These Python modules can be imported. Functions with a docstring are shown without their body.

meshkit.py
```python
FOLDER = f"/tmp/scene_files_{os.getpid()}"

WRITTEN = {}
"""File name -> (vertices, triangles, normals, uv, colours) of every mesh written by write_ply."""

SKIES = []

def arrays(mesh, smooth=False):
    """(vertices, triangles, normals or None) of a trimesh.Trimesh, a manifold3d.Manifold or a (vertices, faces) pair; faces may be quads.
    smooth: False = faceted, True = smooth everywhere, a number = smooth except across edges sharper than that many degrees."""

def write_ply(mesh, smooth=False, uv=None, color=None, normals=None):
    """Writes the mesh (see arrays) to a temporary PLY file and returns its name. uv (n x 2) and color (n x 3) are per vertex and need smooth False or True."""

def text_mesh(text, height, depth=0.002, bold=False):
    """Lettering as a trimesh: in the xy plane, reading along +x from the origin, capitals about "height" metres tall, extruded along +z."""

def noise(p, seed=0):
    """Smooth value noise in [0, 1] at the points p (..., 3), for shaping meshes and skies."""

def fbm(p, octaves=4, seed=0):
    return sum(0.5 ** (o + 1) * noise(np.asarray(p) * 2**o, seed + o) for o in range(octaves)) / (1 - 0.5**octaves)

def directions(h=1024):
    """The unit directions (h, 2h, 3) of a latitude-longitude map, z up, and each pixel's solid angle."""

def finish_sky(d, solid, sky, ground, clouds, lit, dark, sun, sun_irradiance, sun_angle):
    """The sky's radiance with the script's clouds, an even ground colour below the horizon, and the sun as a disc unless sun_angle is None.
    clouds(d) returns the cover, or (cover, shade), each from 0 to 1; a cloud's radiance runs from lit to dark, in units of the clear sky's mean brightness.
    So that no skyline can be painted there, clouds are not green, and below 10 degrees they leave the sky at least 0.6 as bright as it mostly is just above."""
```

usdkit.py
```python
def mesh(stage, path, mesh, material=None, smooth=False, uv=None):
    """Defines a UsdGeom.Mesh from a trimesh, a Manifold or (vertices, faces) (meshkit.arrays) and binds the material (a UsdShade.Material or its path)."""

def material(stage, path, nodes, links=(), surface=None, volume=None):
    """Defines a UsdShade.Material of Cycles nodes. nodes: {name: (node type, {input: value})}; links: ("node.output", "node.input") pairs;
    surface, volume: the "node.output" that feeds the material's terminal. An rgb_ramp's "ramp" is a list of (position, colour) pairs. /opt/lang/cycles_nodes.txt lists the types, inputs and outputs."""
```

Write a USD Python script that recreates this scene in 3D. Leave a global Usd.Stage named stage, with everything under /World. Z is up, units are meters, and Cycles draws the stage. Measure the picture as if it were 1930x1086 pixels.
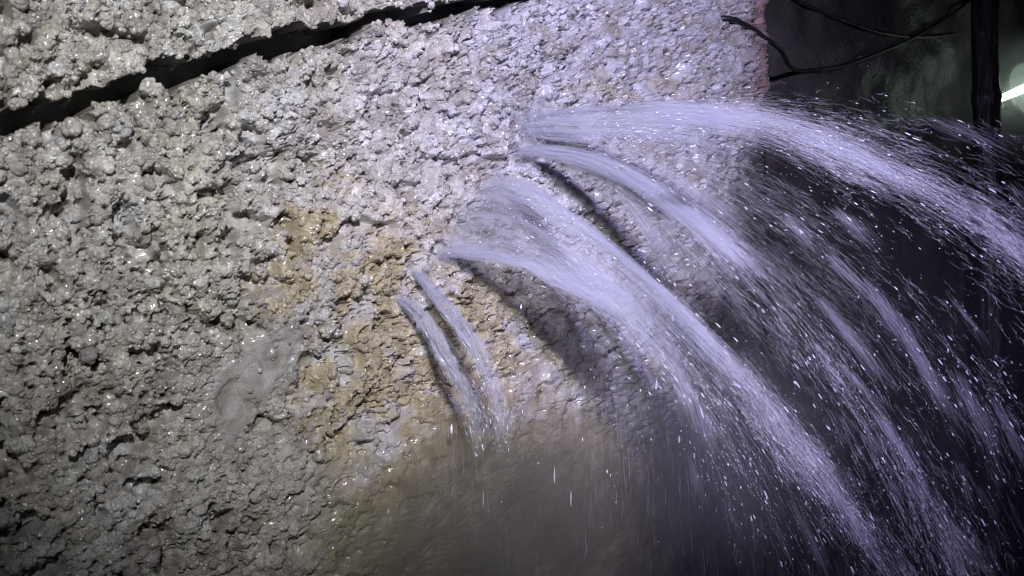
import math, random
import numpy as np, trimesh, usdkit, meshkit
from scipy.spatial import cKDTree
from scipy.interpolate import PchipInterpolator, RegularGridInterpolator
from scipy.cluster.vq import kmeans2
from pxr import Usd, UsdGeom, UsdLux, UsdShade, Gf, Sdf, Vt

stage = Usd.Stage.CreateInMemory()
UsdGeom.SetStageUpAxis(stage, 'Z')
UsdGeom.SetStageMetersPerUnit(stage, 1.0)
world = UsdGeom.Xform.Define(stage, '/World')
stage.SetDefaultPrim(world.GetPrim())
RNG = np.random.default_rng(7)

# ------------------------------------------------------------------ camera, sky, lamps
EYE = np.array([0.0, 0.0, 1.30])
FPX = 965 / math.tan(math.radians(31))          # focal length in pixels of the 1930 wide photograph
cam = UsdGeom.Camera.Define(stage, '/World/camera')
cam.AddTranslateOp().Set(Gf.Vec3d(*EYE))
cam.AddRotateXYZOp().Set(Gf.Vec3f(90, 0, 0))    # looks along +y, level
cam.CreateHorizontalApertureAttr(36.0)
cam.CreateVerticalApertureAttr(36.0 * 576 / 1024)
cam.CreateFocalLengthAttr(18 / math.tan(math.radians(31)))
cam.CreateClippingRangeAttr(Gf.Vec2f(0.02, 200))
cam.CreateFStopAttr(8.0)
cam.CreateFocusDistanceAttr(1.15)
cam.CreateExposureAttr(0.0)

usdkit.material(stage, '/World/Looks/night_sky', {
    'sky': ('sky_texture', {'sky_type': 'single_scattering', 'sun_disc': False, 'sun_elevation': 0.05, 'sun_rotation': 0.6}),
    'bg': ('background_shader', {'strength': 0.0002})}, [('sky.color', 'bg.color')], surface='bg.background')
dome = UsdLux.DomeLight.Define(stage, '/World/sky')
UsdShade.MaterialBindingAPI.Apply(dome.GetPrim()).Bind(UsdShade.Material.Get(stage, '/World/Looks/night_sky'))
dome.GetPrim().SetCustomDataByKey('kind', 'structure')


def spot(name, pos, aim, power, color, cone, soft, radius=0.012):
    l = UsdLux.SphereLight.Define(stage, '/World/' + name)
    z = np.array(pos, float) - np.array(aim, float)
    z /= np.linalg.norm(z)
    x = np.cross([0, 0, 1.0], z); x /= np.linalg.norm(x)
    y = np.cross(z, x)
    m = Gf.Matrix4d(*x, 0, *y, 0, *z, 0, *map(float, pos), 1)
    l.AddTransformOp().Set(m)
    l.CreateRadiusAttr(radius)
    l.CreateIntensityAttr(power)
    l.CreateNormalizeAttr(True)
    l.CreateColorAttr(Gf.Vec3f(*color))
    if cone:
        s = UsdLux.ShapingAPI.Apply(l.GetPrim())
        s.CreateShapingConeAngleAttr(cone)
        s.CreateShapingConeSoftnessAttr(soft)
    return l


# the photographer's helmet lamp, and a second bluish cap lamp beside it that lights the water
spot('helmet_lamp_light', (0.08, -0.34, 1.30 + 0.42), (-0.10, 1.0, 1.30 + 0.27), 30.0, (0.98, 0.98, 1.0), 31, 0.95, 0.02)
spot('cap_lamp_light', (0.15, -0.32, 1.30 + 0.44), (0.36, 1.4, 1.30 + 0.12), 40.0, (0.62, 0.55, 1.0), 29, 0.95, 0.02)

# ------------------------------------------------------------------ helpers
COUNT = {}


def path_for(name, parent='/World'):
    k = (parent, name)
    n = COUNT.get(k, 0)
    COUNT[k] = n + 1
    return f'{parent}/{name}' + (f'_{n:03d}' if n else '')


def tag(o, label=None, cat=None, group=None, kind=None):
    o = o.GetPrim() if hasattr(o, 'GetPrim') else o
    for k, v in (('label', label), ('category', cat), ('group', group), ('kind', kind)):
        if v:
            o.SetCustomDataByKey(k, v)
    return o


def thing(name, label, cat, loc=(0, 0, 0), group=None):
    p = path_for(name)
    x = UsdGeom.Xform.Define(stage, p)
    x.AddTranslateOp().Set(Gf.Vec3d(*map(float, loc)))
    tag(x, label, cat, group)
    return p


def obj(name, m, mat, parent='/World', smooth=False, **k):
    p = path_for(name, parent)
    o = usdkit.mesh(stage, p, m, '/World/Looks/' + mat, smooth=smooth)
    tag(o, **k)
    return o


def primvar(o, name, a, kind='vertex'):
    t = Sdf.ValueTypeNames.Float3Array if np.ndim(a) == 2 else Sdf.ValueTypeNames.FloatArray
    v = Vt.Vec3fArray.FromNumpy(np.asarray(a, np.float32)) if np.ndim(a) == 2 else Vt.FloatArray.FromNumpy(np.asarray(a, np.float32))
    UsdGeom.PrimvarsAPI(o).CreatePrimvar(name, t, kind).Set(v)


def grid_faces(r, c):
    i = np.arange(r * c).reshape(r, c)
    return np.stack([i[:-1, :-1], i[:-1, 1:], i[1:, 1:], i[1:, :-1]], -1).reshape(-1, 4)


def sm(x, a, b):
    t = np.clip((x - a) / (b - a), 0, 1)
    return t * t * (3 - 2 * t)


# ------------------------------------------------------------------ where the concrete lining stands
A0 = np.array([-0.45, 0.75])                      # plan position of the lining at s = 0, metres
AD = np.array([0.915, 0.75])                       # and its direction; s runs along it
AL = np.linalg.norm(AD)
NRM = np.array([AD[1], -AD[0]]) / AL              # points into the tunnel


def lining(px, py):
    """(s, height) of the point of the lining seen at a pixel of the photograph."""
    u, v = (px - 965) / FPX, (543 - py) / FPX
    s = (u * A0[1] - A0[0]) / (AD[0] - u * AD[1])
    return s, EYE[2] + v * (A0[1] + AD[1] * s)


def lining_xyz(s, z, h=0.0):
    s, z, h = np.broadcast_arrays(*map(lambda t: np.asarray(t, float), (s, z, h)))
    return np.stack([A0[0] + AD[0] * s + NRM[0] * h, A0[1] + AD[1] * s + NRM[1] * h, z], -1)


# ------------------------------------------------------------------ materials
def mat(name, nodes, links=(), surface='p.BSDF', volume=None):
    return usdkit.material(stage, '/World/Looks/' + name, nodes, links, surface=surface, volume=volume)


def wet_concrete(name, color=None):
    """Wet cement; its colour is the mesh's tone, or one given tone that differs a little from lump to lump."""
    tone = ('attribute', {'attribute': 'tone'}) if color is None else ('color', {'value': tuple(color)})
    mat(name, {
    'g': ('geometry', {}),
    'tone': tone, 'oi': ('object_info', {}), 'ro': ('map_range', {'from_min': 0.0, 'from_max': 1.0, 'to_min': 1.0 if color is None else 0.78, 'to_max': 1.0 if color is None else 1.18}), 'm0': ('math', {'math_type': 'multiply'}),
    'n1': ('noise_texture', {'scale': 55.0, 'detail': 4.0, 'roughness': 0.65}),
    'r1': ('map_range', {'from_min': 0.25, 'from_max': 0.75, 'to_min': 0.72, 'to_max': 1.25}),
    'n2': ('noise_texture', {'scale': 700.0, 'detail': 3.0, 'roughness': 0.7}),
    'r2': ('map_range', {'from_min': 0.3, 'from_max': 0.7, 'to_min': 0.7, 'to_max': 1.25}),
    'm1': ('math', {'math_type': 'multiply'}),
    'mul': ('mix_color', {'blend_type': 'multiply', 'fac': 1.0, 'use_clamp': False}),
    'n3': ('noise_texture', {'scale': 480.0, 'detail': 3.0, 'roughness': 0.6}),
    'b': ('bump', {'strength': 0.8, 'distance': 0.0014}),
    'rough': ('map_range', {'from_min': 0.3, 'from_max': 0.7, 'to_min': 0.45, 'to_max': 0.8}),
    'p': ('principled_bsdf', {'ior': 1.45, 'coat_weight': 1.0, 'coat_roughness': 0.12, 'coat_ior': 1.5}),
}, [('g.position', 'n1.vector'), ('g.position', 'n2.vector'), ('g.position', 'n3.vector'), ('n1.fac', 'r1.value'), ('n2.fac', 'r2.value'),
    ('r1.result', 'm1.value1'), ('r2.result', 'm1.value2'), ('tone.color', 'mul.a'), ('oi.random', 'ro.value'), ('ro.result', 'm0.value1'), ('m1.value', 'm0.value2'), ('m0.value', 'mul.b'), ('mul.result', 'p.base_color'),
    ('n3.fac', 'b.height'), ('b.normal', 'p.normal'), ('n1.fac', 'rough.value'), ('rough.result', 'p.roughness')])


wet_concrete('wet_shotcrete')
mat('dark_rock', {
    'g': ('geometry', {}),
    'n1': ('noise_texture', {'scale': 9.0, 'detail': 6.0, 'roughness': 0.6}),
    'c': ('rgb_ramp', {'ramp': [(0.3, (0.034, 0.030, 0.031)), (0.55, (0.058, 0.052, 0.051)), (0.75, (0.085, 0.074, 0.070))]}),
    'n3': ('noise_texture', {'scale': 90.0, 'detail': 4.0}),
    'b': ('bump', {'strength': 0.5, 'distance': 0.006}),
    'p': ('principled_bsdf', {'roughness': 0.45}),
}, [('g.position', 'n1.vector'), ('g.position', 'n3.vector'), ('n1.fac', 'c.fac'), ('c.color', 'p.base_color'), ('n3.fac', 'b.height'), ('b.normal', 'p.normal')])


# ------------------------------------------------------------------ the sprayed concrete lining
def bumps(P, spacing, rmin, rmax, seed, k=6, keep=1.0, lift=0.0):
    """Height of a heap of round nodules at plan points P; each seed is one nodule."""
    r = np.random.default_rng(seed)
    lo, hi = P.min(0) - spacing * 2, P.max(0) + spacing * 2
    n = int(np.prod((hi - lo) / spacing) * keep)
    S = r.uniform(lo, hi, (n, 2))
    R = r.uniform(rmin, rmax, n)
    Z = r.uniform(-lift, lift, n)
    t = cKDTree(S)
    d, i = t.query(P, k=k, workers=4)
    h = np.where(d < R[i], R[i] * 1.05 * np.maximum(1 - (d / R[i]) ** 2, 0) + Z[i], -1.0)
    t = 0.09 * rmin
    return t * np.log(1 + np.exp(np.clip(h / t, -60, 60)).sum(1))


def band_top(px):
    return np.interp(px, [-900, -300, 0, 150, 260, 370, 430, 520, 640, 770, 900, 1000, 1060, 1120], [520, 330, 205, 170, 138, 106, 96, 70, 42, 16, 0, -14, -20, -26])


def build_lining():
    nc, nr = 900, 620
    # finer near the camera than far off
    s = (1 / np.linspace(1 / 0.50, 1 / 1.58, nc) - A0[1]) / AD[1]
    v = np.concatenate([np.linspace(-0.62, -0.36, 40)[:-1], np.linspace(-0.36, 0.36, nr - 78), np.linspace(0.36, 0.62, 40)[1:]])
    S, V = np.meshgrid(s, v)
    D = A0[1] + AD[1] * S
    Z = EYE[2] + V * D
    a, z = (S * AL).ravel(), Z.ravel()
    g = 1.37 * np.log(D.ravel())                  # the nodules are drawn out along the tunnel, more so farther in
    P = np.stack([g, z], 1)
    P3 = np.stack([g, z, 0 * g], 1)
    wx = meshkit.fbm(P3 * 45, 3, 1) - .5
    wz = meshkit.fbm(P3 * 45, 3, 5) - .5
    Q = P + np.stack([wx, wz], 1) * 0.006
    wx2 = meshkit.noise(P3 * 240, 9) - .5
    wz2 = meshkit.noise(P3 * 240, 11) - .5
    Q2 = Q + np.stack([wx2, wz2], 1) * 0.0012
    # how rough each place is: worn and filmed with running water low and in the middle, trowelled in one patch
    u = (A0[0] + AD[0] * S.ravel()) / D.ravel()
    px, py = 965 + u * FPX, 543 - V.ravel() * FPX

    def spotat(cx, cy, rx, ry, ang=0.0):
        s0, z0 = lining(cx, cy)
        k = (A0[1] + AD[1] * s0) / FPX
        c, sn = math.cos(ang), math.sin(ang)
        dx, dy = px - cx, py - cy
        return np.exp(-(((dx * c + dy * sn) / rx) ** 2 + ((-dx * sn + dy * c) / ry) ** 2))

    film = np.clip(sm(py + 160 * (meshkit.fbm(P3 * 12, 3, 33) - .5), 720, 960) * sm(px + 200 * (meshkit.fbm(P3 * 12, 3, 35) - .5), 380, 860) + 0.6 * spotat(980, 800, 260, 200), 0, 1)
    trowel = np.clip(1.5 * spotat(475, 700, 120, 55, -0.75) + 0.8 * spotat(430, 790, 60, 70) + .5 * spotat(560, 900, 60, 130), 0, 1)
    big = bumps(Q, 0.0155, 0.006, 0.0120, 21, k=7, keep=0.62, lift=0.002)
    mid = bumps(Q2, 0.0078, 0.0030, 0.0060, 22, k=6, keep=0.72, lift=0.0008)
    fine = bumps(Q2, 0.0032, 0.0011, 0.0024, 23, k=5, keep=0.8)
    low = meshkit.fbm(P3 * 7, 3, 31) - .5
    ridge = np.abs(meshkit.fbm(P3 * np.array([26, 30, 1]) + np.stack([wx, wz, 0 * wx], 1) * 3, 3, 41) - .5)
    pits = sm(meshkit.fbm(P3 * 46 + 7, 2, 51), 0.55, 0.68)
    pits = pits * (1 - .45 * sm(px, 350, 900))
    for ox, oy, ow in ((984, 236, 20), (974, 286, 14), (930, 340, 16), (868, 418, 14), (826, 484, 14), (776, 508, 11), (746, 560, 11)):
        pits = np.maximum(pits, 1.1 * spotat(ox, oy, ow, ow * 1.15))      # the openings the water comes out of
    crack = (1 - sm(ridge, 0.0, 0.04)) * sm(meshkit.fbm(P3 * 9 + 3, 2, 61), 0.42, 0.55)
    far = sm(px, 950, 1250)                       # crisper and flatter beside the water: small open pores
    r = np.random.default_rng(5)
    seeds = r.uniform(P.min(0), P.max(0), (int(np.prod((P.max(0) - P.min(0)) / 0.0150)), 2))
    pd, pi = cKDTree(seeds).query(Q2 + np.stack([wx2, wz2], 1) * 0.002, workers=4)
    pore = 1 - sm(pd / r.uniform(0.0016, 0.0050, len(seeds))[pi], 0.75, 1.05)
    amp = 1 - 0.6 * far
    rough = (1 - .85 * film) * (1 - .85 * trowel)
    # the ground coat the nodules sit in: gently lumpy, with open pits
    h = rough * (big * 0.35 + mid * 0.35 + fine * .5 * (1 + .4 * far)) - rough * amp * (0.024 * pits + 0.015 * crack) - 0.010 * pore * (1 - film) * (1 - trowel) + low * 0.030 + trowel * 0.007
    # runnels pulled down by water in the filmed part
    run = meshkit.fbm(np.stack([g * 70, z * 12, 0 * a], 1), 3, 81) - .5
    h += film * run * 0.002
    # the ledge: the upper coat overhangs the lower one in a ragged lip that thins out to the right
    edge = band_top(px) + (meshkit.fbm(P3 * 32, 3, 91) - .5) * 44 * np.clip(D.ravel() ** -1, .5, 2) + (big / 0.012 - .5) * 14
    t = (py - edge) / np.interp(px, [-500, 0, 300, 600, 900, 1060, 1100], [64, 54, 45, 37, 29, 16, 5])
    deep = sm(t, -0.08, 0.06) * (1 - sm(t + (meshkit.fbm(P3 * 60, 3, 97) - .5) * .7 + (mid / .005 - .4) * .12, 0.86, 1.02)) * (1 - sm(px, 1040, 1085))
    lip = np.exp(-np.clip(-t, 0, None) * 1.0) * (t < 0) * (1 - sm(px, 900, 1080))
    h = h * (1 - deep) - deep * 0.095 + 0.006 * lip
    z = z + deep * np.interp(px, [0, 1060], [0.012, 0.016]) * (1 - sm(t, .3, .9))     # undercut
    # the far edge of the lining rounds away from the tunnel
    ra = AL * 1.0 - 0.02 + 0.05 * (meshkit.fbm(P3 * 6, 3, 95) - .5)
    over = np.clip(a - ra, 0, None)
    h -= over ** 1.25 * 3.0 + 6.0 * over ** 2
    # low on the right shade is painted into the wall, which is sunk too
    painted_shade = sm(px + 130 * (meshkit.fbm(P3 * 16, 4, 121) - .5), np.interp(py, [150, 300, 420, 560, 700, 900, 1100], [1450, 1330, 1260, 1220, 1190, 1150, 1120]), np.interp(py, [150, 300, 420, 560, 700, 900, 1100], [1520, 1445, 1430, 1400, 1360, 1300, 1250]))
    h = h * (1 - .6 * painted_shade) - .012 * painted_shade
    xyz = lining_xyz(S.ravel(), z, h)
    # colour: grey-tan cement, ochre stains round the leak, cooler grey to the right, reddish stain at the far edge
    n1 = meshkit.fbm(P3 * 14, 4, 101)
    n2 = meshkit.fbm(P3 * 40, 3, 111)
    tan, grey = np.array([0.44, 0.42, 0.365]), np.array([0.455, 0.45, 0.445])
    ochre, cool, red, dark_tone = np.array([0.385, 0.325, 0.19]), np.array([0.375, 0.37, 0.435]), np.array([0.19, 0.115, 0.105]), np.array([0.22, 0.19, 0.155])
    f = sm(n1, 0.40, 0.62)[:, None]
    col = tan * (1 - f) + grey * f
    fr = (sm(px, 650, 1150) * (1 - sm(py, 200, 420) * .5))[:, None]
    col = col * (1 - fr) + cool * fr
    oc = np.clip(spotat(700, 620, 200, 190) * 1.0 + spotat(610, 440, 130, 110) * .7 + spotat(800, 700, 300, 220) * .9 + spotat(1200, 165, 130, 25) * .6 + spotat(760, 900, 150, 160) * .5, 0, 1) * sm(n2 + .35 * (n1 - .5), 0.22, 0.58)
    col = col * (1 - oc[:, None]) + ochre * oc[:, None]
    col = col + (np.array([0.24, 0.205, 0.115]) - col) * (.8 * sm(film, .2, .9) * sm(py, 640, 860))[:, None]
    tr = np.clip(trowel * 1.2, 0, 1)[:, None]
    col = col * (1 - tr) + np.array([0.36, 0.35, 0.34]) * tr
    rd = (sm(px + 60 * (n2 - .5), 1370, 1455) * (1 - sm(py, 150, 260)))[:, None]
    col = col * (1 - rd) + red * rd
    col = col + (np.array([0.060, 0.055, 0.055]) - col) * painted_shade[:, None]  # near-black shade painted into the wall colour
    dk = (sm(n2, 0.5, 0.7) * .35 + (1 - sm(big, 0.0, 0.006)) * .35)[:, None]  # darker in random patches and low between the lumps
    col = col * (1 - dk) + np.minimum(dark_tone, col * .6) * dk
    col = col * (1 - .75 * deep[:, None])          # shade of the gap painted into the colour
    m = (xyz, grid_faces(len(v), nc))
    wall = thing('tunnel_wall', 'rough sprayed concrete tunnel wall, wet and lumpy, with water bursting out of it', 'wall')
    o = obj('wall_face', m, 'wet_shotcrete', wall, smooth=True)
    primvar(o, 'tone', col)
    # the nodules themselves, each a knobbly round lump stuck in the coat
    grid = lambda f: RegularGridInterpolator((v, s), np.asarray(f).reshape(len(v), nc, -1), bounds_error=False, fill_value=None)
    info = grid(np.concatenate([xyz, col, np.stack([deep, film, trowel, pits + .7 * crack, far, painted_shade], 1)], 1))
    r = np.random.default_rng(404)
    X, RR = [], []
    for sp, keep, r0, r1 in ((.0128, .66, .0046, .0088), (.0070, .80, .0025, .0047), (.0044, .62, .0012, .0024)):
        aa, zz = np.meshgrid(np.arange(-.30, 1.0, sp / AL), np.arange(.66, 1.94, sp * .87))
        aa = aa + (np.arange(aa.shape[0]) % 2)[:, None] * sp / AL / 2
        aa, zz = (aa + r.normal(0, .3 * sp / AL, aa.shape)).ravel(), (zz + r.normal(0, .3 * sp, zz.shape)).ravel()
        dd = A0[1] + AD[1] * aa
        vv, uu = (zz - EYE[2]) / dd, (A0[0] + AD[0] * aa) / dd
        i = info(np.stack([vv, aa], 1))
        d_, fi, tr, pt, fa, ba = i[:, 6:].T
        cluster = meshkit.fbm(np.stack([aa * AL * 40, zz * 40, 0 * aa + sp * 900], 1), 2, 7)
        k = keep * (1 - sm(d_, .1, .35)) * (1 - .85 * sm(tr, .3, .8)) * (1 - .9 * sm(pt, .3, .7)) * (1 - .75 * ba) * (.45 + .9 * sm(cluster, .35, .6)) * (1 - .5 * fa * (sp > .01)) * (1 - .8 * fi)
        ok = (r.random(len(aa)) < k) & (np.abs(vv) < .42) & (uu > -.68) & (aa < .985)
        i, rad = i[ok], r.uniform(r0, r1, ok.sum()) ** 1.0
        rad = rad * (1 - .32 * i[:, 10]) * (1 - .25 * i[:, 7])
        push = rad * (r.uniform(-.45, .30, len(rad)) - .35 * i[:, 7])
        X.append(np.hstack([i[:, :3] + push[:, None] * np.array([NRM[0], NRM[1], 0]), i[:, 3:6]]))
        RR.append(rad * (1 - .30 * sm(uu[ok], -.45, -.05)))
    X, RR = np.vstack(X), np.concatenate(RR)
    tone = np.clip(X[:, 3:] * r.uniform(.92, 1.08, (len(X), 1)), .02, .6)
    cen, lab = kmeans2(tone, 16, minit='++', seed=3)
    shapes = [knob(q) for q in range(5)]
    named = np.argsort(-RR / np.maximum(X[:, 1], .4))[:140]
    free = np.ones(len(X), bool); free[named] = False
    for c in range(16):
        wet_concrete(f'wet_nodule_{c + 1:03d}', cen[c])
        w = np.nonzero((lab == c) & free)[0]
        if len(w):
            p = path_for('nodule', wall)
            pi = UsdGeom.PointInstancer.Define(stage, p)
            pr = [usdkit.mesh(stage, f'{p}/lump_{q + 1:03d}', shp, f'/World/Looks/wet_nodule_{c + 1:03d}', smooth=True).GetPath() for q, shp in enumerate(shapes)]
            pi.CreatePrototypesRel().SetTargets(pr)
            pi.CreateProtoIndicesAttr(Vt.IntArray.FromNumpy(r.integers(0, 5, len(w)).astype(np.int32)))
            pi.CreatePositionsAttr(Vt.Vec3fArray.FromNumpy(X[w, :3].astype(np.float32)))
            q = r.normal(0, 1, (len(w), 4)); q /= np.linalg.norm(q, axis=1, keepdims=True)
            pi.CreateOrientationsAttr([Gf.Quath(*map(float, x)) for x in q])
            pi.CreateScalesAttr(Vt.Vec3fArray.FromNumpy((RR[w, None] * r.uniform(.8, 1.2, (len(w), 3))).astype(np.float32)))
            tag(pi, kind='stuff')
    for w in named:                                # the largest ones, near the camera, one by one
        V, F = knob(int(w) % 5, 3)
        q = r.normal(0, 1, 4); q /= np.linalg.norm(q)
        Rm = trimesh.transformations.quaternion_matrix(q)[:3, :3]
        obj('nodule', ((V * RR[w] * r.uniform(.85, 1.2, 3)) @ Rm.T + X[w, :3], F), f'wet_nodule_{lab[w] + 1:03d}', wall, smooth=True)
    return o


def knob(seed, level=4):
    """A knobbly round lump of unit size."""
    m = trimesh.creation.icosphere(subdivisions=level)
    n = np.array(m.vertices)
    r = np.random.default_rng(900 + seed)
    k = r.normal(0, 1, (26, 3)); k /= np.linalg.norm(k, axis=1, keepdims=True)
    rad = r.uniform(.32, .62, 26)
    dist = np.linalg.norm(n[:, None] - k[None], axis=2)
    cap = (np.maximum(1 - (dist / rad) ** 2, 0) * rad * .55).max(1)
    return n * (.72 + cap + .22 * (meshkit.fbm(n * 4 + seed * 9, 3, seed) - .5))[:, None], np.array(m.faces)


build_lining()


# ------------------------------------------------------------------ the tunnel beyond
def strip(pts, z0, z1, rows, cols, amp, seed, name, material, **k):
    """An upright rock face that follows a line on the plan."""
    p = np.array(pts, float)
    L = np.r_[0, np.cumsum(np.linalg.norm(np.diff(p, axis=0), axis=1))]
    q = np.linspace(0, L[-1], cols)
    xy = np.stack([PchipInterpolator(L, p[:, i])(q) for i in (0, 1)], 1)
    tg = np.gradient(xy, axis=0); tg /= np.linalg.norm(tg, axis=1, keepdims=True)
    nn = np.stack([tg[:, 1], -tg[:, 0]], 1)
    z = np.linspace(z0, z1, rows)
    G = np.stack([np.broadcast_to(xy[None, :, 0], (rows, cols)), np.broadcast_to(xy[None, :, 1], (rows, cols)), np.broadcast_to(z[:, None], (rows, cols))], -1).reshape(-1, 3)
    N = np.broadcast_to(nn[None], (rows, cols, 2)).reshape(-1, 2)
    h = (meshkit.fbm(G * 2.2, 4, seed) - .5) * amp * 2.2 + (meshkit.fbm(G * 11, 3, seed + 9) - .5) * amp * .5
    G[:, :2] += N * h[:, None]
    obj(name, (G, grid_faces(rows, cols)), material, smooth=True, **k)
    return G


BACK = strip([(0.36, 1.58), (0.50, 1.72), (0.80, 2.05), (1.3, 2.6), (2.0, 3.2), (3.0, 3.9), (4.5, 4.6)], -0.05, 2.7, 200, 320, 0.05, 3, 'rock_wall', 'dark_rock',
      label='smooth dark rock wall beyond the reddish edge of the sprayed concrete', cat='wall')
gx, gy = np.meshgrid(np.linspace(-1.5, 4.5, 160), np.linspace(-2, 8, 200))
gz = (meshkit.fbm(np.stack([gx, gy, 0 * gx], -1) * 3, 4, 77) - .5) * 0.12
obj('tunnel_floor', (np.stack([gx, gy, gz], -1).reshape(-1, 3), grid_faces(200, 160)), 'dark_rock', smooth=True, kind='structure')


# ------------------------------------------------------------------ the water
mat('water_thread', {
    'd': ('diffuse_bsdf', {'color': (0.74, 0.74, 0.84)}), 't': ('translucent_bsdf', {'color': (0.74, 0.74, 0.84)}), 'mx': ('mix_closure', {'fac': 0.5}),
    'g': ('glossy_bsdf', {'roughness': 0.22, 'color': (1, 1, 1)}), 'm2': ('mix_closure', {'fac': 0.24}),
    'tr': ('transparent_bsdf', {}), 'o': ('mix_closure', {'fac': 0.70}),
}, [('tr.BSDF', 'o.closure1'), ('m2.closure', 'o.closure2'), ('d.BSDF', 'mx.closure1'), ('t.BSDF', 'mx.closure2'), ('mx.closure', 'm2.closure1'), ('g.BSDF', 'm2.closure2')], surface='o.closure')
mat('water_drop', {
    'p': ('principled_bsdf', {'base_color': (0.92, 0.92, 1.0), 'roughness': 0.12, 'ior': 1.33, 'specular_ior_level': 0.9, 'transmission_weight': 0.3}),
})
mat('water_film', {
    'f': ('attribute', {'attribute': 'flow'}),
    'body': ('attribute', {'attribute': 'body'}),
    'mp': ('mapping', {'scale': (7.0, 60.0, 1.0)}),
    'n': ('noise_texture', {'scale': 1.0, 'detail': 5.0, 'roughness': 0.62}),
    'mp2': ('mapping', {'scale': (30.0, 260.0, 1.0)}),
    'n2': ('noise_texture', {'scale': 1.0, 'detail': 3.0, 'roughness': 0.6}),
    'r': ('map_range', {'from_min': 0.38, 'from_max': 0.68, 'to_min': 0.04, 'to_max': 1.0, 'clamp': True}),
    'r2': ('map_range', {'from_min': 0.25, 'from_max': 0.75, 'to_min': 0.6, 'to_max': 1.2, 'clamp': True}),
    'k': ('math', {'math_type': 'multiply'}), 'k2': ('math', {'math_type': 'multiply', 'use_clamp': True}),
    'b': ('bump', {'strength': 0.6, 'distance': 0.002}),
    'd': ('diffuse_bsdf', {'color': (0.58, 0.58, 0.66)}), 't': ('translucent_bsdf', {'color': (0.58, 0.58, 0.66)}), 'mx': ('mix_closure', {'fac': 0.4}),
    'g': ('glossy_bsdf', {'roughness': 0.18}), 'mg': ('mix_closure', {'fac': 0.12}),
    'tr': ('transparent_bsdf', {'color': (0.95, 0.96, 0.97)}), 'out': ('mix_closure', {}),
}, [('f.vector', 'mp.vector'), ('f.vector', 'mp2.vector'), ('mp.vector', 'n.vector'), ('mp2.vector', 'n2.vector'), ('n.fac', 'r.value'), ('n2.fac', 'r2.value'),
    ('r.result', 'k.value1'), ('r2.result', 'k.value2'), ('k.value', 'k2.value1'), ('body.fac', 'k2.value2'), ('n2.fac', 'b.height'),
    ('b.normal', 'd.normal'), ('b.normal', 'g.normal'), ('d.BSDF', 'mx.closure1'), ('t.BSDF', 'mx.closure2'), ('mx.closure', 'mg.closure1'), ('g.BSDF', 'mg.closure2'),
    ('tr.BSDF', 'out.closure1'), ('mg.closure', 'out.closure2'), ('k2.value', 'out.fac')], surface='out.closure')


def guide(pts, az=12.0, back=0.010):
    """A path of water that leaves the lining at the first point and flies out level along the lining's normal (turned by az degrees): its points in the tunnel."""
    p = np.array(pts, float)
    u, v = (p[:, 0] - 965) / FPX, (543 - p[:, 1]) / FPX
    s0, _ = lining(*p[0])
    x0, d0 = A0 + AD * s0 - NRM * back
    c, sn = math.cos(math.radians(az)), math.sin(math.radians(az))
    dx, dy = NRM[0] * c - NRM[1] * sn, NRM[0] * sn + NRM[1] * c
    q = (u * d0 - x0) / (dx - u * dy)
    d = d0 + dy * q
    P = np.stack([x0 + dx * q, d, EYE[2] + v * d], 1)
    L = np.r_[0, np.cumsum(np.linalg.norm(np.diff(P, axis=0), axis=1))]
    t = np.linspace(0, L[-1], 80)
    return np.stack([PchipInterpolator(L, P[:, k])(t) for k in range(3)], 1)


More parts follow.
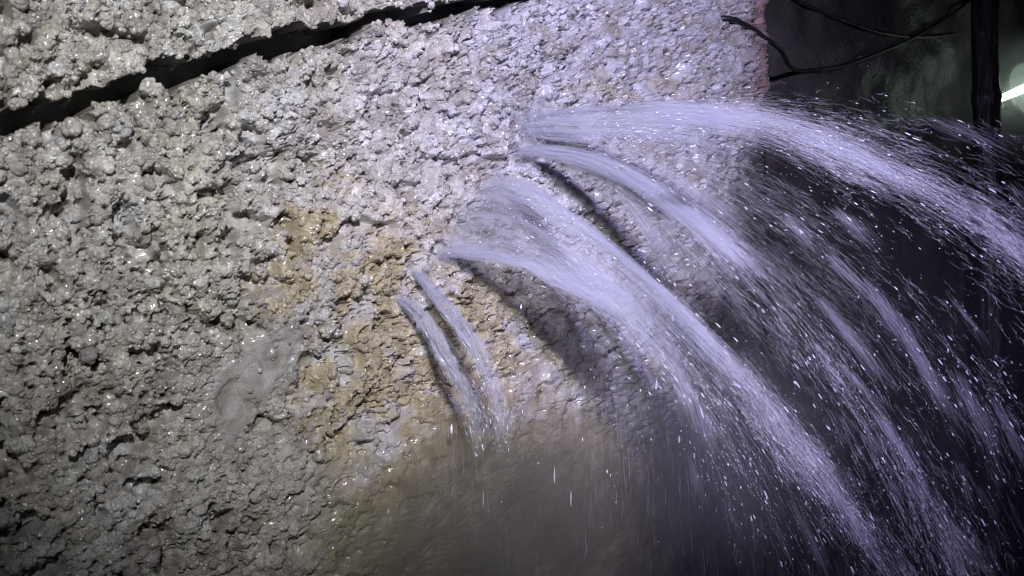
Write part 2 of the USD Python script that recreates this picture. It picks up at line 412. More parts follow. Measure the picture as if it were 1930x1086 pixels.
class Flow:
    """A fan of water between guides: place(w, s) with w across the fan and s along it, both 0 to 1."""

    def __init__(self, guides, seed=0):
        self.g = np.stack(guides)
        self.seed = seed
        self.rng = np.random.default_rng(1000 + seed)
        self.len = np.linalg.norm(np.diff(self.g, axis=1), axis=2).sum(1).mean()
        self.wid = np.linalg.norm(self.g[-1] - self.g[0], axis=1).mean()

    def place(self, w, s):
        n, m = self.g.shape[:2]
        a, b = np.clip(np.asarray(w) * (n - 1), -0.3, n - 0.7), np.clip(np.asarray(s), 0, 1) * (m - 1)
        i, j = np.clip(np.floor(a).astype(int), 0, n - 2), np.clip(np.floor(b).astype(int), 0, m - 2)
        f, g = (a - i)[..., None], (b - j)[..., None]
        return (self.g[i, j] * (1 - f) + self.g[i + 1, j] * f) * (1 - g) + (self.g[i, j + 1] * (1 - f) + self.g[i + 1, j + 1] * f) * g

    def pick(self, n, density, streak=(14, 2.2), cut=(0.40, 0.62)):
        """n places (w, s), thicker where density(w, s) is high and in streaks that run with the flow."""
        W, S = [], []
        while sum(map(len, W)) < n:
            w, s = self.rng.random(n * 3), self.rng.random(n * 3)
            k = meshkit.fbm(np.stack([w * streak[0], s * streak[1], 0 * w + self.seed * 3.7], -1), 3, self.seed)
            keep = self.rng.random(n * 3) < np.clip(density(w, s), 0, 1) * (0.06 + sm(k, *cut))
            W.append(w[keep]); S.append(s[keep])
        return np.concatenate(W)[:n], np.concatenate(S)[:n]


CROSS = np.array([NRM[1], -NRM[0], 0.0])


def threads(parent, flow, n, density, length=(0.015, 0.08), width=(0.00006, 0.00022), spread=(0.001, 0.008), pts=7, name='water_thread', **kw):
    """Thin threads of water that follow the fan."""
    w, s0 = flow.pick(n, density, **kw)
    r = flow.rng
    ln = r.uniform(*length, n) / flow.len * (1 - .58 * sm(s0, .15, .7))      # the water breaks up as it flies
    t = np.linspace(0, 1, pts)
    s = s0[:, None] + ln[:, None] * t
    ok = s <= 1.0
    s = np.clip(s, 0, 1)
    ww = w[:, None] + r.normal(0, 0.012, n)[:, None] * t
    off = r.normal(0, 1, (n, 3)) * 0.9
    P = flow.place(ww, s) + off[:, None] * (spread[0] + (spread[1] - spread[0]) * s)[..., None]
    P += r.normal(0, 1, P.shape) * 0.0004
    good = ok[:, 0] & ok[:, 2]
    P, nn = P[good], int(good.sum())
    wd = r.uniform(*width, nn)[:, None] * np.sin(np.pi * np.clip(t, 0.06, 0.94))[None] ** 0.6
    return curves(parent, P, wd, name)


def curves(parent, P, wd, name='water_thread', material='water_thread'):
    p = path_for(name, parent)
    c = UsdGeom.BasisCurves.Define(stage, p)
    c.CreateTypeAttr('linear')
    c.CreatePointsAttr(Vt.Vec3fArray.FromNumpy(P.reshape(-1, 3).astype(np.float32)))
    c.CreateCurveVertexCountsAttr(Vt.IntArray.FromNumpy(np.full(len(P), P.shape[1], np.int32)))
    c.CreateWidthsAttr(Vt.FloatArray.FromNumpy(np.ascontiguousarray(wd, np.float32).ravel()))
    c.SetWidthsInterpolation('vertex')
    UsdShade.MaterialBindingAPI.Apply(c.GetPrim()).Bind(UsdShade.Material.Get(stage, '/World/Looks/' + material))
    tag(c, kind='stuff')
    return c


DROP = trimesh.creation.icosphere(subdivisions=1, radius=1.0)


def drops_at(parent, P, T, size, stretch, name='droplet'):
    """Small drops of water, drawn out along the flow T."""
    n = len(P)
    p = path_for(name, parent)
    pi = UsdGeom.PointInstancer.Define(stage, p)
    proto = usdkit.mesh(stage, p + '/drop', DROP, '/World/Looks/water_drop', smooth=True)
    pi.CreatePrototypesRel().SetTargets([proto.GetPath()])
    pi.CreateProtoIndicesAttr(Vt.IntArray.FromNumpy(np.zeros(n, np.int32)))
    pi.CreatePositionsAttr(Vt.Vec3fArray.FromNumpy(P.astype(np.float32)))
    T = T / np.linalg.norm(T, axis=1, keepdims=True)
    # quaternion that turns z onto T
    c = T[:, 2]
    q = np.stack([1 + c, -T[:, 1], T[:, 0], 0 * c], 1)
    q /= np.linalg.norm(q, axis=1, keepdims=True) + 1e-9
    pi.CreateOrientationsAttr([Gf.Quath(float(a), float(b), float(d), float(e)) for a, b, d, e in q])
    pi.CreateScalesAttr(Vt.Vec3fArray.FromNumpy(np.stack([size, size, size * stretch], 1).astype(np.float32)))
    tag(pi, kind='stuff')
    return pi


def droplets(parent, flow, n, density, size=(0.00014, 0.00062), stretch=(2.5, 8.0), spread=(0.002, 0.02), **kw):
    w, s = flow.pick(n, density, **kw)
    r = flow.rng
    P = flow.place(w, s)
    T = flow.place(w, np.clip(s + 0.02, 0, 1)) - flow.place(w, np.clip(s - 0.02, 0, 1)) + 1e-6
    P = P + r.normal(0, 1, P.shape) * (spread[0] + (spread[1] - spread[0]) * s)[:, None]
    z = size[0] * (size[1] / size[0]) ** (r.random(n) ** 3.4)
    return drops_at(parent, P, T, z, r.uniform(*stretch, n))


def film(parent, flow, s1, thick, body, ns=160, nw=40, seed=0, ragged=0.04, name='water_sheet'):
    """The unbroken sheet of the fan near the outlet, with a real thickness; body(w, s) is how milky it is."""
    s, w = np.meshgrid(np.linspace(0, s1, ns), np.linspace(0, 1, nw), indexing='ij')
    n3 = np.stack([w * 4, s * 9, 0 * s + seed], -1)
    wj = w + (meshkit.fbm(np.stack([np.round(w), s * 26, 0 * s + seed * 2.1], -1), 3, seed) - .5) * ragged * np.abs(2 * w - 1) ** 3
    C = flow.place(wj, s)
    du, dv = np.gradient(C, axis=0), np.gradient(C, axis=1)
    N = np.cross(du, dv); N /= np.linalg.norm(N, axis=-1, keepdims=True) + 1e-12
    C = C + N * ((meshkit.fbm(n3, 3, seed + 3) - .5) * thick * 2.2 * sm(s, 0, .15))[..., None] + N * ((meshkit.fbm(n3 * np.array([9, 2.5, 1]), 2, seed + 4) - .5) * thick * .7)[..., None]
    t = thick * np.sqrt(np.maximum(1 - (2 * w - 1) ** 2, 0.0)) * (0.35 + 0.65 * (1 - s / s1)) + 0.0003
    top, bot = C + N * t[..., None], C - N * t[..., None]
    V = np.concatenate([top.reshape(-1, 3), bot.reshape(-1, 3)])
    F = grid_faces(ns, nw)
    k = ns * nw
    i = np.arange(k).reshape(ns, nw)
    side = [np.stack([a[:-1], a[1:], a[1:] + k, a[:-1] + k], 1) for a in (i[:, 0], i[:, -1], i[0], i[-1])]
    m = (V, np.vstack([F, F[:, ::-1] + k, *side]))
    o = obj(name, m, 'water_film', parent, smooth=True)
    fl = np.stack([s * flow.len, w * flow.wid, 0 * s + seed * 0.37], -1).reshape(-1, 3)
    primvar(o, 'flow', np.concatenate([fl, fl]))
    bd = np.clip(body(w, s) * sm(s + .03 * meshkit.noise(n3 * 6, 8), 0.005, 0.05), 0, 1).ravel()
    primvar(o, 'body', np.concatenate([bd, bd]))
    return o


G_ = lambda x, c, r: np.exp(-((x - c) / r) ** 2)

LATER = []
# --- the high jet
F1 = Flow([guide([(992, 224), (1030, 208), (1080, 200), (1180, 192), (1300, 186), (1420, 172), (1520, 166), (1640, 172), (1760, 196), (1930, 256)]),
           guide([(995, 222), (1100, 210), (1250, 205), (1400, 217), (1520, 250), (1640, 300), (1760, 356), (1850, 408), (1990, 500)]),
           guide([(987, 240), (1100, 238), (1250, 240), (1400, 262), (1500, 300), (1620, 362), (1740, 425), (1850, 500), (1980, 610)]),
           guide([(986, 252), (1030, 263), (1100, 266), (1250, 272), (1350, 300), (1450, 360), (1550, 440), (1650, 540), (1750, 670), (1850, 820), (1930, 960)])], 1)
T1 = thing('water_jet', 'highest and longest white water jet, bursting level from the concrete and arching to the right', 'water jet')
film(T1, F1, 0.42, 0.007, lambda w, s: (0.56 - 0.7 * sm(s, .16, .42)) * (sm(w, 0, .25)) * (1 - .5 * sm(w, .8, 1)), seed=1)
threads(T1, F1, 2600, lambda w, s: (s < .34) * .8 * sm(w, .05, .25), spread=(.001, .006), streak=(12, 5), cut=(.42, .64))
threads(T1, F1, 7500, lambda w, s: sm(s, .2, .32) * G_(w, .38, .09 + .10 * (1 - s)) * (1 - .5 * s), length=(.02, .08), spread=(.001, .006), streak=(16, 6), cut=(.36, .6))
threads(T1, F1, 3000, lambda w, s: .5 * sm(s, .12, .4) * (1 - .5 * s) * (1 - .85 * sm(w, .5, .75)) * (1 - .6 * sm(.2 - w, 0, .2)), length=(.012, .06), spread=(.001, .006), streak=(22, 9), cut=(.52, .66))
droplets(T1, F1, 850, lambda w, s: sm(s, .05, .4) * (.25 + .75 * G_(w, .38, .2)), streak=(20, 9), cut=(.48, .66))

# --- the second jet
F2 = Flow([guide([(976, 278), (1010, 273), (1080, 278), (1180, 306), (1280, 364), (1380, 438), (1460, 512), (1550, 610), (1650, 735), (1730, 850), (1800, 960), (1870, 1090)]),
           guide([(976, 285), (1080, 292), (1170, 320), (1270, 385), (1365, 462), (1440, 535), (1520, 630), (1610, 755), (1680, 870), (1740, 980), (1800, 1100)]),
           guide([(973, 292), (1000, 297), (1060, 308), (1150, 338), (1240, 400), (1330, 480), (1410, 560), (1480, 650), (1550, 760), (1620, 890), (1670, 1000), (1710, 1100)])], 2)
T2 = thing('water_jet', 'narrow lavender water jet just under the highest one, curving down past the dark gap', 'water jet')
film(T2, F2, 0.40, 0.006, lambda w, s: .62 - .9 * sm(s, .10, .38), seed=2)
threads(T2, F2, 4200, lambda w, s: np.where(s < .46, G_(w, .42, .30), .05) * (1 - .6 * sm(s, .34, .5)), spread=(.001, .004))
threads(T2, F2, 2600, lambda w, s: (.1 + sm(s, .2, .45)) * G_(w, .45, .3), length=(.012, .06), spread=(.001, .006), streak=(16, 9), cut=(.52, .66))
droplets(T2, F2, 700, lambda w, s: .3 + sm(s, .1, .5), streak=(14, 9), cut=(.50, .66))

# --- the broad main jet
F3 = Flow([guide([(940, 328), (1000, 345), (1060, 388), (1150, 456), (1260, 552), (1400, 690), (1500, 800), (1600, 920), (1730, 1100)]),
           guide([(905, 368), (985, 385), (1060, 428), (1150, 505), (1250, 598), (1365, 725), (1460, 850), (1550, 970), (1630, 1100)]),
           guide([(865, 420), (950, 425), (1040, 465), (1130, 540), (1220, 628), (1310, 735), (1400, 870), (1470, 1000), (1520, 1110)]),
           guide([(822, 485), (900, 490), (1000, 515), (1080, 558), (1180, 622), (1245, 690), (1305, 790), (1350, 910), (1390, 1060)])], 3)
T3 = thing('water_jet', 'broadest water jet, a milky sheet pouring from mid wall to lower right', 'water jet')
film(T3, F3, 0.60, 0.008, lambda w, s: (.50 + .32 * G_(w, 0.08, .18) + .3 * G_(w, .95, .12)) * (1 - .95 * sm(s, .26, .58)), seed=3, ns=220, nw=60)
threads(T3, F3, 7000, lambda w, s: (.13 + .9 * G_(w, .08, .11) + .5 * G_(w, .93, .09) * (1 - sm(s, .3, .45))) * (1 - .8 * sm(s, .45, .9)), spread=(.001, .005))
threads(T3, F3, 5000, lambda w, s: sm(s, .22, .36) * (1 - sm(s, .42, .62)) * sm(w, .25, .7), length=(.01, .035), width=(.00006, .0002), spread=(.004, .012), cut=(.35, .62), streak=(7, 9))
threads(T3, F3, 3400, lambda w, s: sm(s, .35, .55) * G_(w, .10, .13), length=(.01, .05), spread=(.003, .008), streak=(16, 9), cut=(.5, .66))
droplets(T3, F3, 700, lambda w, s: (s < .4) * 1.0, size=(.00018, .0009), stretch=(1, 2.5), streak=(9, 7), cut=(.48, .68), spread=(.006, .006))
droplets(T1, F1, 1000, lambda w, s: (s < .36) * sm(w, .05, .3), size=(.00018, .0010), stretch=(1, 2.5), streak=(9, 9), cut=(.48, .68), spread=(.006, .006))
droplets(T3, F3, 1100, lambda w, s: sm(s, .0, .5) * (.15 + G_(w, .06, .15)), streak=(14, 9), cut=(.48, .66))

for p0, p1, n, half, nd in (((1262, 660), (1318, 812), 420, 15, 10), ((1215, 690), (1240, 742), 90, 6, 5), ((1318, 760), (1345, 850), 220, 12, 8), ((1350, 740), (1372, 810), 120, 9, 6), ((1180, 640), (1215, 700), 90, 6, 4), ((1300, 860), (1325, 940), 80, 9, 5)):
    LATER.append((T3, p0, p1, .23, n, half, nd))

# --- the two small jets below
F4 = Flow([guide([(777, 504), (800, 516), (830, 545), (880, 605), (920, 672), (946, 740), (962, 830)]), guide([(774, 511), (812, 562), (860, 625), (900, 692), (932, 765), (950, 850)])], 4)
T4 = thing('water_jet', 'small thin water jet, the upper of the two side by side below the broad one', 'water jet')
film(T4, F4, 0.95, 0.0045, lambda w, s: 1.0 - .95 * sm(s, .6, .95), seed=4, nw=24, ragged=.5)
threads(T4, F4, 2600, lambda w, s: .8 * (1 - sm(s, .8, 1)), length=(.006, .03), spread=(.0008, .005), streak=(3, 3), cut=(.3, .6))
droplets(T4, F4, 90, lambda w, s: .2 + sm(s, .4, .9), spread=(.001, .008), streak=(3, 4))
F5 = Flow([guide([(748, 557), (768, 564), (795, 582), (832, 632), (868, 695), (898, 750), (922, 840)]), guide([(745, 563), (782, 602), (818, 655), (852, 718), (880, 775), (905, 860)])], 5)
T5 = thing('water_jet', 'lowest and smallest water jet, nearest the ochre stain on the wall', 'water jet')
film(T5, F5, 0.9, 0.005, lambda w, s: 1.0 - .95 * sm(s, .55, .9), seed=5, nw=24, ragged=.7)
threads(T5, F5, 2400, lambda w, s: .8 * (1 - sm(s, .8, 1)), length=(.006, .025), spread=(.001, .007), streak=(3, 3), cut=(.3, .6))
droplets(T5, F5, 110, lambda w, s: .2 + sm(s, .4, .9), spread=(.001, .010), streak=(3, 4))

def burst(parent, px, py, n, reach, seed):
    """Fine spray that breaks out sideways where the water leaves the concrete."""
    r = np.random.default_rng(seed)
    s0, z0 = lining(px, py)
    C = lining_xyz(s0, z0, .006)
    D = np.array([NRM[0], NRM[1], 0]) * r.uniform(.2, 1.4, (n, 1)) + r.normal(0, .8, (n, 3))
    D /= np.linalg.norm(D, axis=1, keepdims=True)
    st = C + r.normal(0, 1, (n, 3)) * reach * .25 + D * (reach * r.random((n, 1)) ** 1.5)
    t = np.linspace(0, 1, 4)
    P = st[:, None] + D[:, None] * (t * 1.0)[None, :, None] * r.uniform(.003, .016, n)[:, None, None]
    P[..., 2] -= t ** 2 * .002
    curves(parent, P, r.uniform(.00006, .0002, n)[:, None] * np.array([.4, 1, 1, .4]))


for tp, px, py, n, reach in ((T1, 985, 218, 1500, .045), (T1, 990, 248, 900, .03), (T2, 978, 288, 500, .02), (T3, 925, 345, 500, .025), (T3, 870, 415, 300, .02), (T3, 828, 482, 350, .016), (T4, 790, 505, 160, .01), (T5, 748, 562, 160, .01)):
    burst(tp, px, py, n, reach, px)

# --- loose spray between the jets, thrown to the right
F6 = Flow([guide([(990, 250), (1150, 255), (1300, 290), (1450, 345), (1600, 430), (1750, 540), (1850, 640), (1960, 780)]),
           guide([(985, 262), (1120, 275), (1250, 330), (1400, 430), (1530, 540), (1650, 660), (1770, 820), (1880, 1010), (1920, 1100)]),
           guide([(980, 300), (1080, 320), (1200, 400), (1320, 510), (1430, 630), (1530, 760), (1630, 920), (1710, 1080)])], 6)
T6 = thing('water_spray', 'loose sparkling spray of drops thrown out between the jets across the dark right side', 'spray')
threads(T6, F6, 800, lambda w, s: .8 * sm(s, .1, .3), length=(.012, .06), spread=(.002, .010), streak=(18, 8), cut=(.54, .68))
threads(T6, F6, 5000, lambda w, s: sm(s, .03, .15) * (1 - .8 * sm(s, .5, .8)), length=(.01, .05), width=(.00005, .00014), spread=(.003, .012), streak=(12, 6), cut=(.36, .64))
droplets(T6, F6, 420, lambda w, s: sm(s, .08, .3), spread=(.004, .02), streak=(16, 8), cut=(.50, .68))


def wisp(parent, p0, p1, q, n, half, nd):
    """A torn-off streak of water in flight from pixel p0 to p1 of the photograph, q metres out from the lining."""
    r = np.random.default_rng(int(p0[0] * 7 + p0[1]))

    def at(p):
        u, v = (p[0] - 965) / FPX, (543 - p[1]) / FPX
        s = (u * (A0[1] + NRM[1] * q) - A0[0] - NRM[0] * q) / (AD[0] - u * AD[1])
        d = A0[1] + AD[1] * s + NRM[1] * q
        return np.array([u * d, d, EYE[2] + v * d])
    A, B = at(p0), at(p1)
    L = np.linalg.norm(B - A)
    k = half * A[1] / FPX
    n = int(n * 1.35)
    t = np.linspace(0, 1, 5)
    c = np.clip(r.beta(1.6, 2.0, n), 0, 1)
    ln = r.uniform(.10, .5, n)
    off = r.normal(0, 1, (n, 3)) * k * (.35 + .65 * c)[:, None]
    P = A + (B - A) * (c[:, None] + ln[:, None] * t - .1)[..., None] + off[:, None]
    P[..., 2] -= (t ** 2 * .02 * L)[None]
    wd = r.uniform(.00008, .00026, n)[:, None] * np.sin(np.pi * np.clip(t, .06, .94))[None] ** .6
    curves(parent, P, wd)
    nd = max(3, int(nd * .7))
    c = r.beta(1.5, 1.5, nd)
    P = A + (B - A) * c[:, None] + r.normal(0, 1, (nd, 3)) * k * 1.5
    drops_at(parent, P, np.broadcast_to(B - A, P.shape) + r.normal(0, .15 * L, P.shape), .0002 * 6 ** (r.random(nd) ** 2.2), r.uniform(1, 3.5, nd))


for p0, p1, q, n, half, nd in [
        ((1545, 565), (1660, 705), .36, 260, 9, 26), ((1560, 480), (1660, 570), .38, 150, 12, 30), ((1640, 545), (1720, 650), .40, 300, 14, 40),
        ((1700, 620), (1800, 790), .42, 300, 12, 40), ((1590, 690), (1665, 780), .38, 90, 8, 14), ((1655, 780), (1725, 885), .42, 300, 9, 20),
        ((1575, 395), (1640, 455), .38, 170, 13, 18), ((1480, 412), (1535, 462), .34, 120, 11, 12), ((1750, 225), (1895, 275), .42, 140, 14, 26),
        ((1790, 555), (1855, 640), .46, 60, 6, 18), ((1805, 710), (1875, 850), .46, 200, 13, 24), ((1870, 745), (1940, 880), .48, 120, 9, 18),
        ((1775, 975), (1880, 1086), .46, 160, 16, 60), ((1560, 900), (1640, 1030), .36, 240, 10, 30), ((1490, 940), (1560, 1080), .34, 120, 12, 26),
        ((1800, 860), (1850, 960), .46, 60, 12, 16), ((1700, 900), (1740, 950), .44, 40, 12, 16), ((1180, 380), (1290, 520), .20, 260, 18, 60),
        ((1250, 320), (1390, 420), .26, 260, 16, 46), ((1440, 740), (1490, 830), .33, 90, 14, 18), ((1850, 400), (1930, 480), .47, 200, 16, 30), ((1905, 350), (1960, 410), .47, 100, 14, 16)]:
    wisp(T6, p0, p1, q, n, half, nd)

for a in LATER:
    wisp(*a)

# --- drops falling close to the wall, in vertical threads
def rain(parent, x0, x1, y0, y1, q0, q1, n, length, width, seed, nd=0):
    r = np.random.default_rng(seed)
    px, py, q = r.uniform(x0, x1, n + nd), r.uniform(y0, y1, n + nd), r.uniform(q0, q1, n + nd)
    u, v = (px - 965) / FPX, (543 - py) / FPX
    s = (u * (A0[1] + NRM[1] * q) - A0[0] - NRM[0] * q) / (AD[0] - u * AD[1])
    d = A0[1] + AD[1] * s + NRM[1] * q
    X = np.stack([u * d, d, EYE[2] + v * d], 1)
    t = np.linspace(0, 1, 4)
    ln = r.uniform(*length, n)
    P = X[:n, None] - np.array([0, 0, 1.0]) * (ln[:, None] * t)[..., None] + np.array([.06, -.05, 0]) * (ln[:, None] * t)[..., None]
    wd = r.uniform(*width, n)[:, None] * np.array([.25, .6, 1.0, .7])
    curves(parent, P, wd)
    if nd:
        drops_at(parent, X[n:], np.broadcast_to([.04, -.04, -1.0], (nd, 3)) + r.normal(0, .1, (nd, 3)), .0003 * 2.4 ** r.random(nd) ** 2, r.uniform(1.2, 3, nd))


T7 = thing('falling_spray', 'thin veil of drops falling in vertical threads low against the wall', 'spray')
rain(T7, 600, 1450, 640, 1120, .01, .16, 900, (.01, .05), (.00008, .00022), 3, 90)
rain(T7, 830, 1330, 780, 1000, .03, .16, 26, (.02, .05), (.0003, .0006), 4)
rain(T7, 1100, 1420, 700, 950, .12, .26, 260, (.01, .03), (.0001, .0003), 5, 60)
T8 = thing('falling_spray', 'faint thin drips falling down the wall above the highest jet', 'spray')
rain(T8, 940, 1130, -10, 200, .01, .06, 130, (.02, .08), (.0001, .0002), 6)

# --- mist of atomised water
def mist(px, py, q, radii, density, seed, label, at=None, color=(0.86, 0.86, 0.90)):
    u, v = (px - 965) / FPX, (543 - py) / FPX
    ss = (u * (A0[1] + NRM[1] * q) - A0[0] - NRM[0] * q) / (AD[0] - u * AD[1])
    d = A0[1] + AD[1] * ss + NRM[1] * q
    c = np.array([u * d, d, EYE[2] + v * d])
    c = c if at is None else np.array(at)
    m = trimesh.creation.icosphere(subdivisions=3)
    k = path_for('mist_look', '/World/Looks').rsplit('/', 1)[1]
    mat(k, {'g': ('geometry', {}), 'mp': ('mapping', {'mapping_type': 'texture', 'location': tuple(c), 'rotation': (0, 0, -math.atan2(AD[0], AD[1])), 'scale': tuple(radii)}),
            'gr': ('gradient_texture', {'gradient_type': 'spherical'}), 'n': ('noise_texture', {'scale': 14.0, 'detail': 3.0, 'w': float(seed)}),
            'r': ('map_range', {'from_min': .3, 'from_max': .7, 'to_min': .35, 'to_max': 1.5}), 'pw': ('math', {'math_type': 'power', 'value2': 1.3}), 'a': ('math', {'math_type': 'multiply'}),
            'b': ('math', {'math_type': 'multiply', 'value2': float(density)}), 'v': ('principled_volume', {'color': tuple(color), 'anisotropy': 0.2})},
        [('g.position', 'mp.vector'), ('mp.vector', 'gr.vector'), ('g.position', 'n.vector'), ('n.fac', 'r.value'), ('gr.fac', 'pw.value1'), ('pw.value', 'a.value1'), ('r.result', 'a.value2'), ('a.value', 'b.value1'), ('b.value', 'v.density')],
        surface=None, volume='v.volume')
    a = -math.atan2(AD[0], AD[1])
    Rz = np.array([[math.cos(a), -math.sin(a), 0], [math.sin(a), math.cos(a), 0], [0, 0, 1]])
    V = (np.array(m.vertices) * np.array(radii)) @ Rz.T + c
    obj('mist', (V, np.array(m.faces)), k, label=label, cat='mist', kind='stuff')


mist(990, 1010, .10, (.09, .34, .18), 15.0, 1, 'murky olive mist of silty spray hiding the wall low in the middle', color=(.80, .77, .62))
mist(1680, 800, .44, (.16, .40, .34), 0.35, 4, 'thin grey haze of spray filling the dark lower right side')
mist(1390, 850, .30, (.10, .22, .14), 5.0, 2, 'pale mist hanging under the torn end of the broad jet')

# --- single drops that can be told apart
BODY = trimesh.creation.icosphere(subdivisions=3, radius=1.0)
for (px, py, h, lean, q, label) in [
        (1237, 725, 30, .25, .22, 'plump falling water drop with a pulled-out tail under the broad jet'),
        (1268, 598, 26, .5, .24, 'curled water drop on the milky face of the broad jet'),
        (982, 578, 16, .1, .06, 'small blue glinting water drop over the dark shadow of the broad jet'),
        (851, 808, 30, .05, .05, 'long thin water drop left of the tips of the two small jets'),
        (912, 812, 14, .3, .07, 'pale water drop at the tip of the lowest small jet'),
        (1045, 895, 42, .0, .10, 'needle-like falling water drop beside the middle of the bottom veil'),
        (1076, 940, 40, .05, .12, 'faint long water drop at the lower end of the veil'),
        (1280, 828, 24, .1, .22, 'narrow water drop low under the torn edge of the broad jet'),
        (1098, 828, 12, .1, .10, 'small round water drop in front of the shaded lower wall'),
        (985, 776, 13, .3, .06, 'tiny water drop just right of the upper small jet'),
        (911, 940, 40, 0, .05, 'hair-thin falling water drop over the dark olive lower wall')]:
    u, v = (px - 965) / FPX, (543 - py) / FPX
    ss = (u * (A0[1] + NRM[1] * q) - A0[0] - NRM[0] * q) / (AD[0] - u * AD[1])
    d = A0[1] + AD[1] * ss + NRM[1] * q
    H = h * d / FPX * (.62 if h not in (40, 42) else .8)
    V = np.array(BODY.vertices)
    tz = V[:, 2]
    rr = np.where(tz < 0, 1.0, (1 - tz) ** .55 / np.maximum(np.sqrt(1 - tz ** 2), 1e-3) * np.sqrt(1 - tz ** 2).clip(.02) ** .6)
    fat = 0.30 if h < 50 else 0.24
    fat = 0.09 if h in (40, 42) else fat
    V = np.stack([V[:, 0] * rr * fat, V[:, 1] * rr * fat, tz], 1)
    V += .5 * (meshkit.fbm(V * 2.2 + px, 3, 2) - .5)[:, None] * V * np.array([1, 1, .3])
    V[:, 0] += lean * .5 * np.clip(tz, 0, 1) ** 2
    tp = thing('water_drop', label, 'water drop', (u * d, d, EYE[2] + v * d))
    obj('drop_body', (V * H / 2, np.array(BODY.faces)), 'water_drop', tp, smooth=True)

# ------------------------------------------------------------------ cable and its modelled shadow, prop and lamp on the right
mat('black_rubber', {'p': ('principled_bsdf', {'base_color': (0.012, 0.012, 0.013), 'roughness': 0.38})})
mat('wet_timber', {
    'g': ('geometry', {}), 'mp': ('mapping', {'scale': (40.0, 40.0, 6.0)}), 'n': ('noise_texture', {'scale': 1.0, 'detail': 5.0}),
    'c': ('rgb_ramp', {'ramp': [(0.3, (0.004, 0.0035, 0.003)), (0.7, (0.012, 0.010, 0.008))]}), 'b': ('bump', {'strength': 1.0, 'distance': 0.02}),
    'p': ('principled_bsdf', {'roughness': 0.6, 'coat_weight': .12, 'coat_roughness': 0.15})},
    [('g.position', 'mp.vector'), ('mp.vector', 'n.vector'), ('n.fac', 'c.fac'), ('c.color', 'p.base_color'), ('n.fac', 'b.height'), ('b.normal', 'p.normal'), ('b.normal', 'p.coat_normal')])
mat('lamp_glow', {'e': ('emission', {'color': (0.78, 1.0, 0.82), 'strength': 9.0})}, surface='e.emission')
mat('worn_metal', {'g': ('geometry', {}), 'n': ('noise_texture', {'scale': 60.0, 'detail': 4.0}), 'r': ('map_range', {'from_min': .3, 'from_max': .7, 'to_min': .18, 'to_max': .5}),
                   'p': ('principled_bsdf', {'base_color': (0.16, 0.17, 0.155), 'metallic': 0.3})}, [('g.position', 'n.vector'), ('n.fac', 'r.value'), ('r.result', 'p.roughness')])


def tube(path, rad, sides=10, steps=60):
    p = np.array(path, float)
    L = np.r_[0, np.cumsum(np.linalg.norm(np.diff(p, axis=0), axis=1))]
    q = np.linspace(0, L[-1], steps)
    C = np.stack([PchipInterpolator(L, p[:, k])(q) for k in range(3)], 1)
    T = np.gradient(C, axis=0); T /= np.linalg.norm(T, axis=1, keepdims=True)
    a = np.cross(T, [0.2, 0.1, 1.0]); a /= np.linalg.norm(a, axis=1, keepdims=True)
    b = np.cross(T, a)
    an = np.arange(sides) * 2 * np.pi / sides
    R = np.broadcast_to(rad, (steps,))
    V = C[:, None] + R[:, None, None] * (np.cos(an)[None, :, None] * a[:, None] + np.sin(an)[None, :, None] * b[:, None])
    F = [[i * sides + j, i * sides + (j + 1) % sides, (i + 1) * sides + (j + 1) % sides, (i + 1) * sides + j] for i in range(steps - 1) for j in range(sides)]
    V = np.vstack([V.reshape(-1, 3), C[:1], C[-1:]])
    n = steps * sides
    tri = [[n, (j + 1) % sides, j] for j in range(sides)] + [[n + 1, n - sides + j, n - sides + (j + 1) % sides] for j in range(sides)]
    F = np.array(F)
    return V, np.vstack([F[:, [0, 1, 2]], F[:, [0, 2, 3]], np.array(tri)])


def P3D(px, py, d):
    return (px - 965) / FPX * d, d, EYE[2] + (543 - py) / FPX * d


BX = np.stack([965 + BACK[:, 0] / BACK[:, 1] * FPX, 543 - (BACK[:, 2] - EYE[2]) / BACK[:, 1] * FPX], 1)


def on_rock(px, py):
    """A point just off the dark rock wall."""
    return P3D(px, py, BACK[np.argmin(((BX - [px, py]) ** 2).sum(1)), 1] - .02)


obj('black_cable', tube([lining_xyz(*lining(1352, 30), -.02), *[lining_xyz(*lining(x, y), .007) for x, y in ((1368, 37), (1395, 48), (1420, 62), (1437, 76))], *[on_rock(x, y) for x, y in ((1505, 133), (1546, 131), (1580, 126), (1610, 117), (1640, 106), (1680, 90), (1720, 72), (1755, 52), (1790, 30), (1850, -20))]], .0045, steps=120),
    'black_rubber', smooth=True, label='black strip standing in for the cable shadow, sagging from the concrete edge across the dark wall', cat='cable')  # modelled black strip in place of the upper cable's shadow
obj('black_cable', tube([*[on_rock(x, y) for x, y in ((1440, -40), (1490, -6), (1525, 12), (1560, 28), (1600, 43), (1640, 56), (1680, 65), (1720, 70), (1760, 69), (1800, 64))]], .0042, steps=80),
    'black_rubber', smooth=True, label='thin upper cable coming down from the top edge to meet its modelled shadow strip', cat='cable')

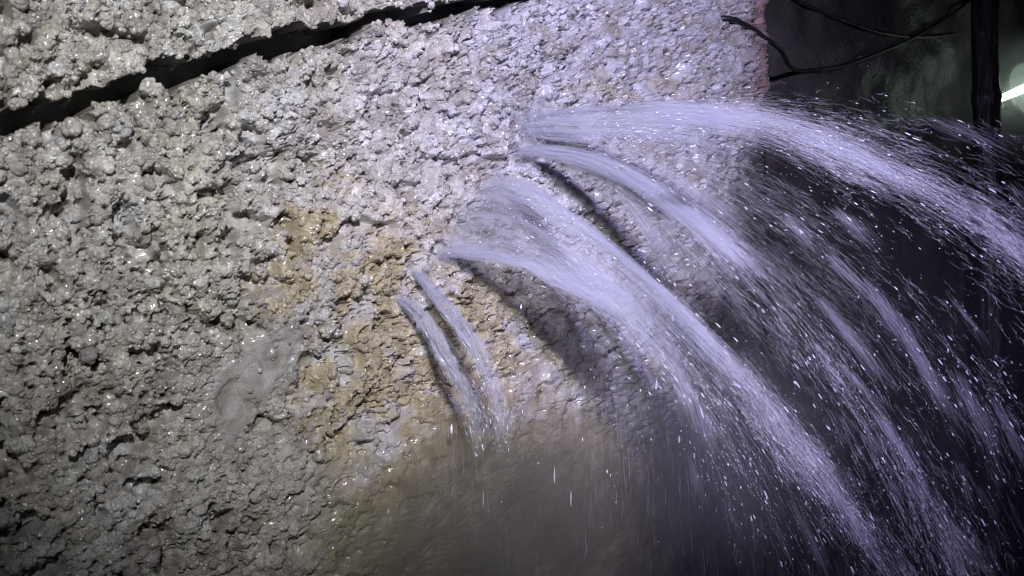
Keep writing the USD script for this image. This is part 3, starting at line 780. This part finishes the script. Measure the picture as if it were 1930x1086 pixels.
# the upright prop
pz = np.linspace(0, 2.5, 300)
pa = np.arange(28) * 2 * np.pi / 28
PA, PZ = np.meshgrid(pa, pz)
cx, cy, _ = P3D(1863, 100, 2.45)
nn = meshkit.fbm(np.stack([np.cos(PA) * 1.6, np.sin(PA) * 1.6, PZ * 7], -1), 4, 5) - .5
pr = .035 * (1 + .30 * nn) + .004 * np.exp(-((PZ % .55 - .2) / .02) ** 2)
V = np.stack([cx + pr * np.cos(PA) + .012 * np.sin(PZ * 2), cy + pr * np.sin(PA), PZ], -1).reshape(-1, 3)
i = np.arange(300 * 28).reshape(300, 28)
F = np.stack([i[:-1], np.roll(i, -1, 1)[:-1], np.roll(i, -1, 1)[1:], i[1:]], -1).reshape(-1, 4)
obj('timber_prop', (V, F), 'wet_timber', smooth=True, label='dark wet upright tunnel prop with glinting edges in front of the lamp', cat='prop')

# the lit work lamp behind it
lt = thing('work_lamp', 'glaring greenish white tube lamp tilted behind the dark prop', 'lamp', P3D(1930, 168, 2.62))
o3 = np.array(P3D(1930, 168, 2.62))
la, lb = np.array(P3D(1862, 196, 2.62)) - o3, np.array(P3D(2060, 112, 2.66)) - o3
obj('bulb', tube([la, (la + lb) / 2, lb], np.linspace(.008, .021, 24), 16, 24), 'lamp_glow', lt, smooth=True)
dish = trimesh.creation.revolve(np.array([[0.0, .046], [.03, .044], [.06, .034], [.085, .016], [.098, .0], [.103, -.004], [.105, .002], [.088, .022], [.06, .042], [.03, .052], [0.0, .054]]), sections=40)
RX = trimesh.transformations.rotation_matrix(-math.pi / 2 - .25, [1, 0, 0]) @ trimesh.transformations.rotation_matrix(0, [0, 0, 1])
dish.apply_transform(RX)
dish.apply_transform(trimesh.transformations.rotation_matrix(.35, [0, 0, 1]))
dv = np.array(dish.vertices) + (np.array(P3D(1948, 176, 2.70)) - o3)
obj('reflector', (dv, np.array(dish.faces)), 'worn_metal', lt, smooth=40)
obj('bracket', tube([dv.mean(0) + [0, .03, 0], dv.mean(0) + [0, .16, -.05], dv.mean(0) + [0.02, .36, -.06]], .008, 8, 12), 'worn_metal', lt, smooth=True)

mist(0, 0, 0, (.30, .22, .22), 3.0, 3, 'faint mist glowing green round the lit lamp', at=P3D(1925, 178, 2.62))
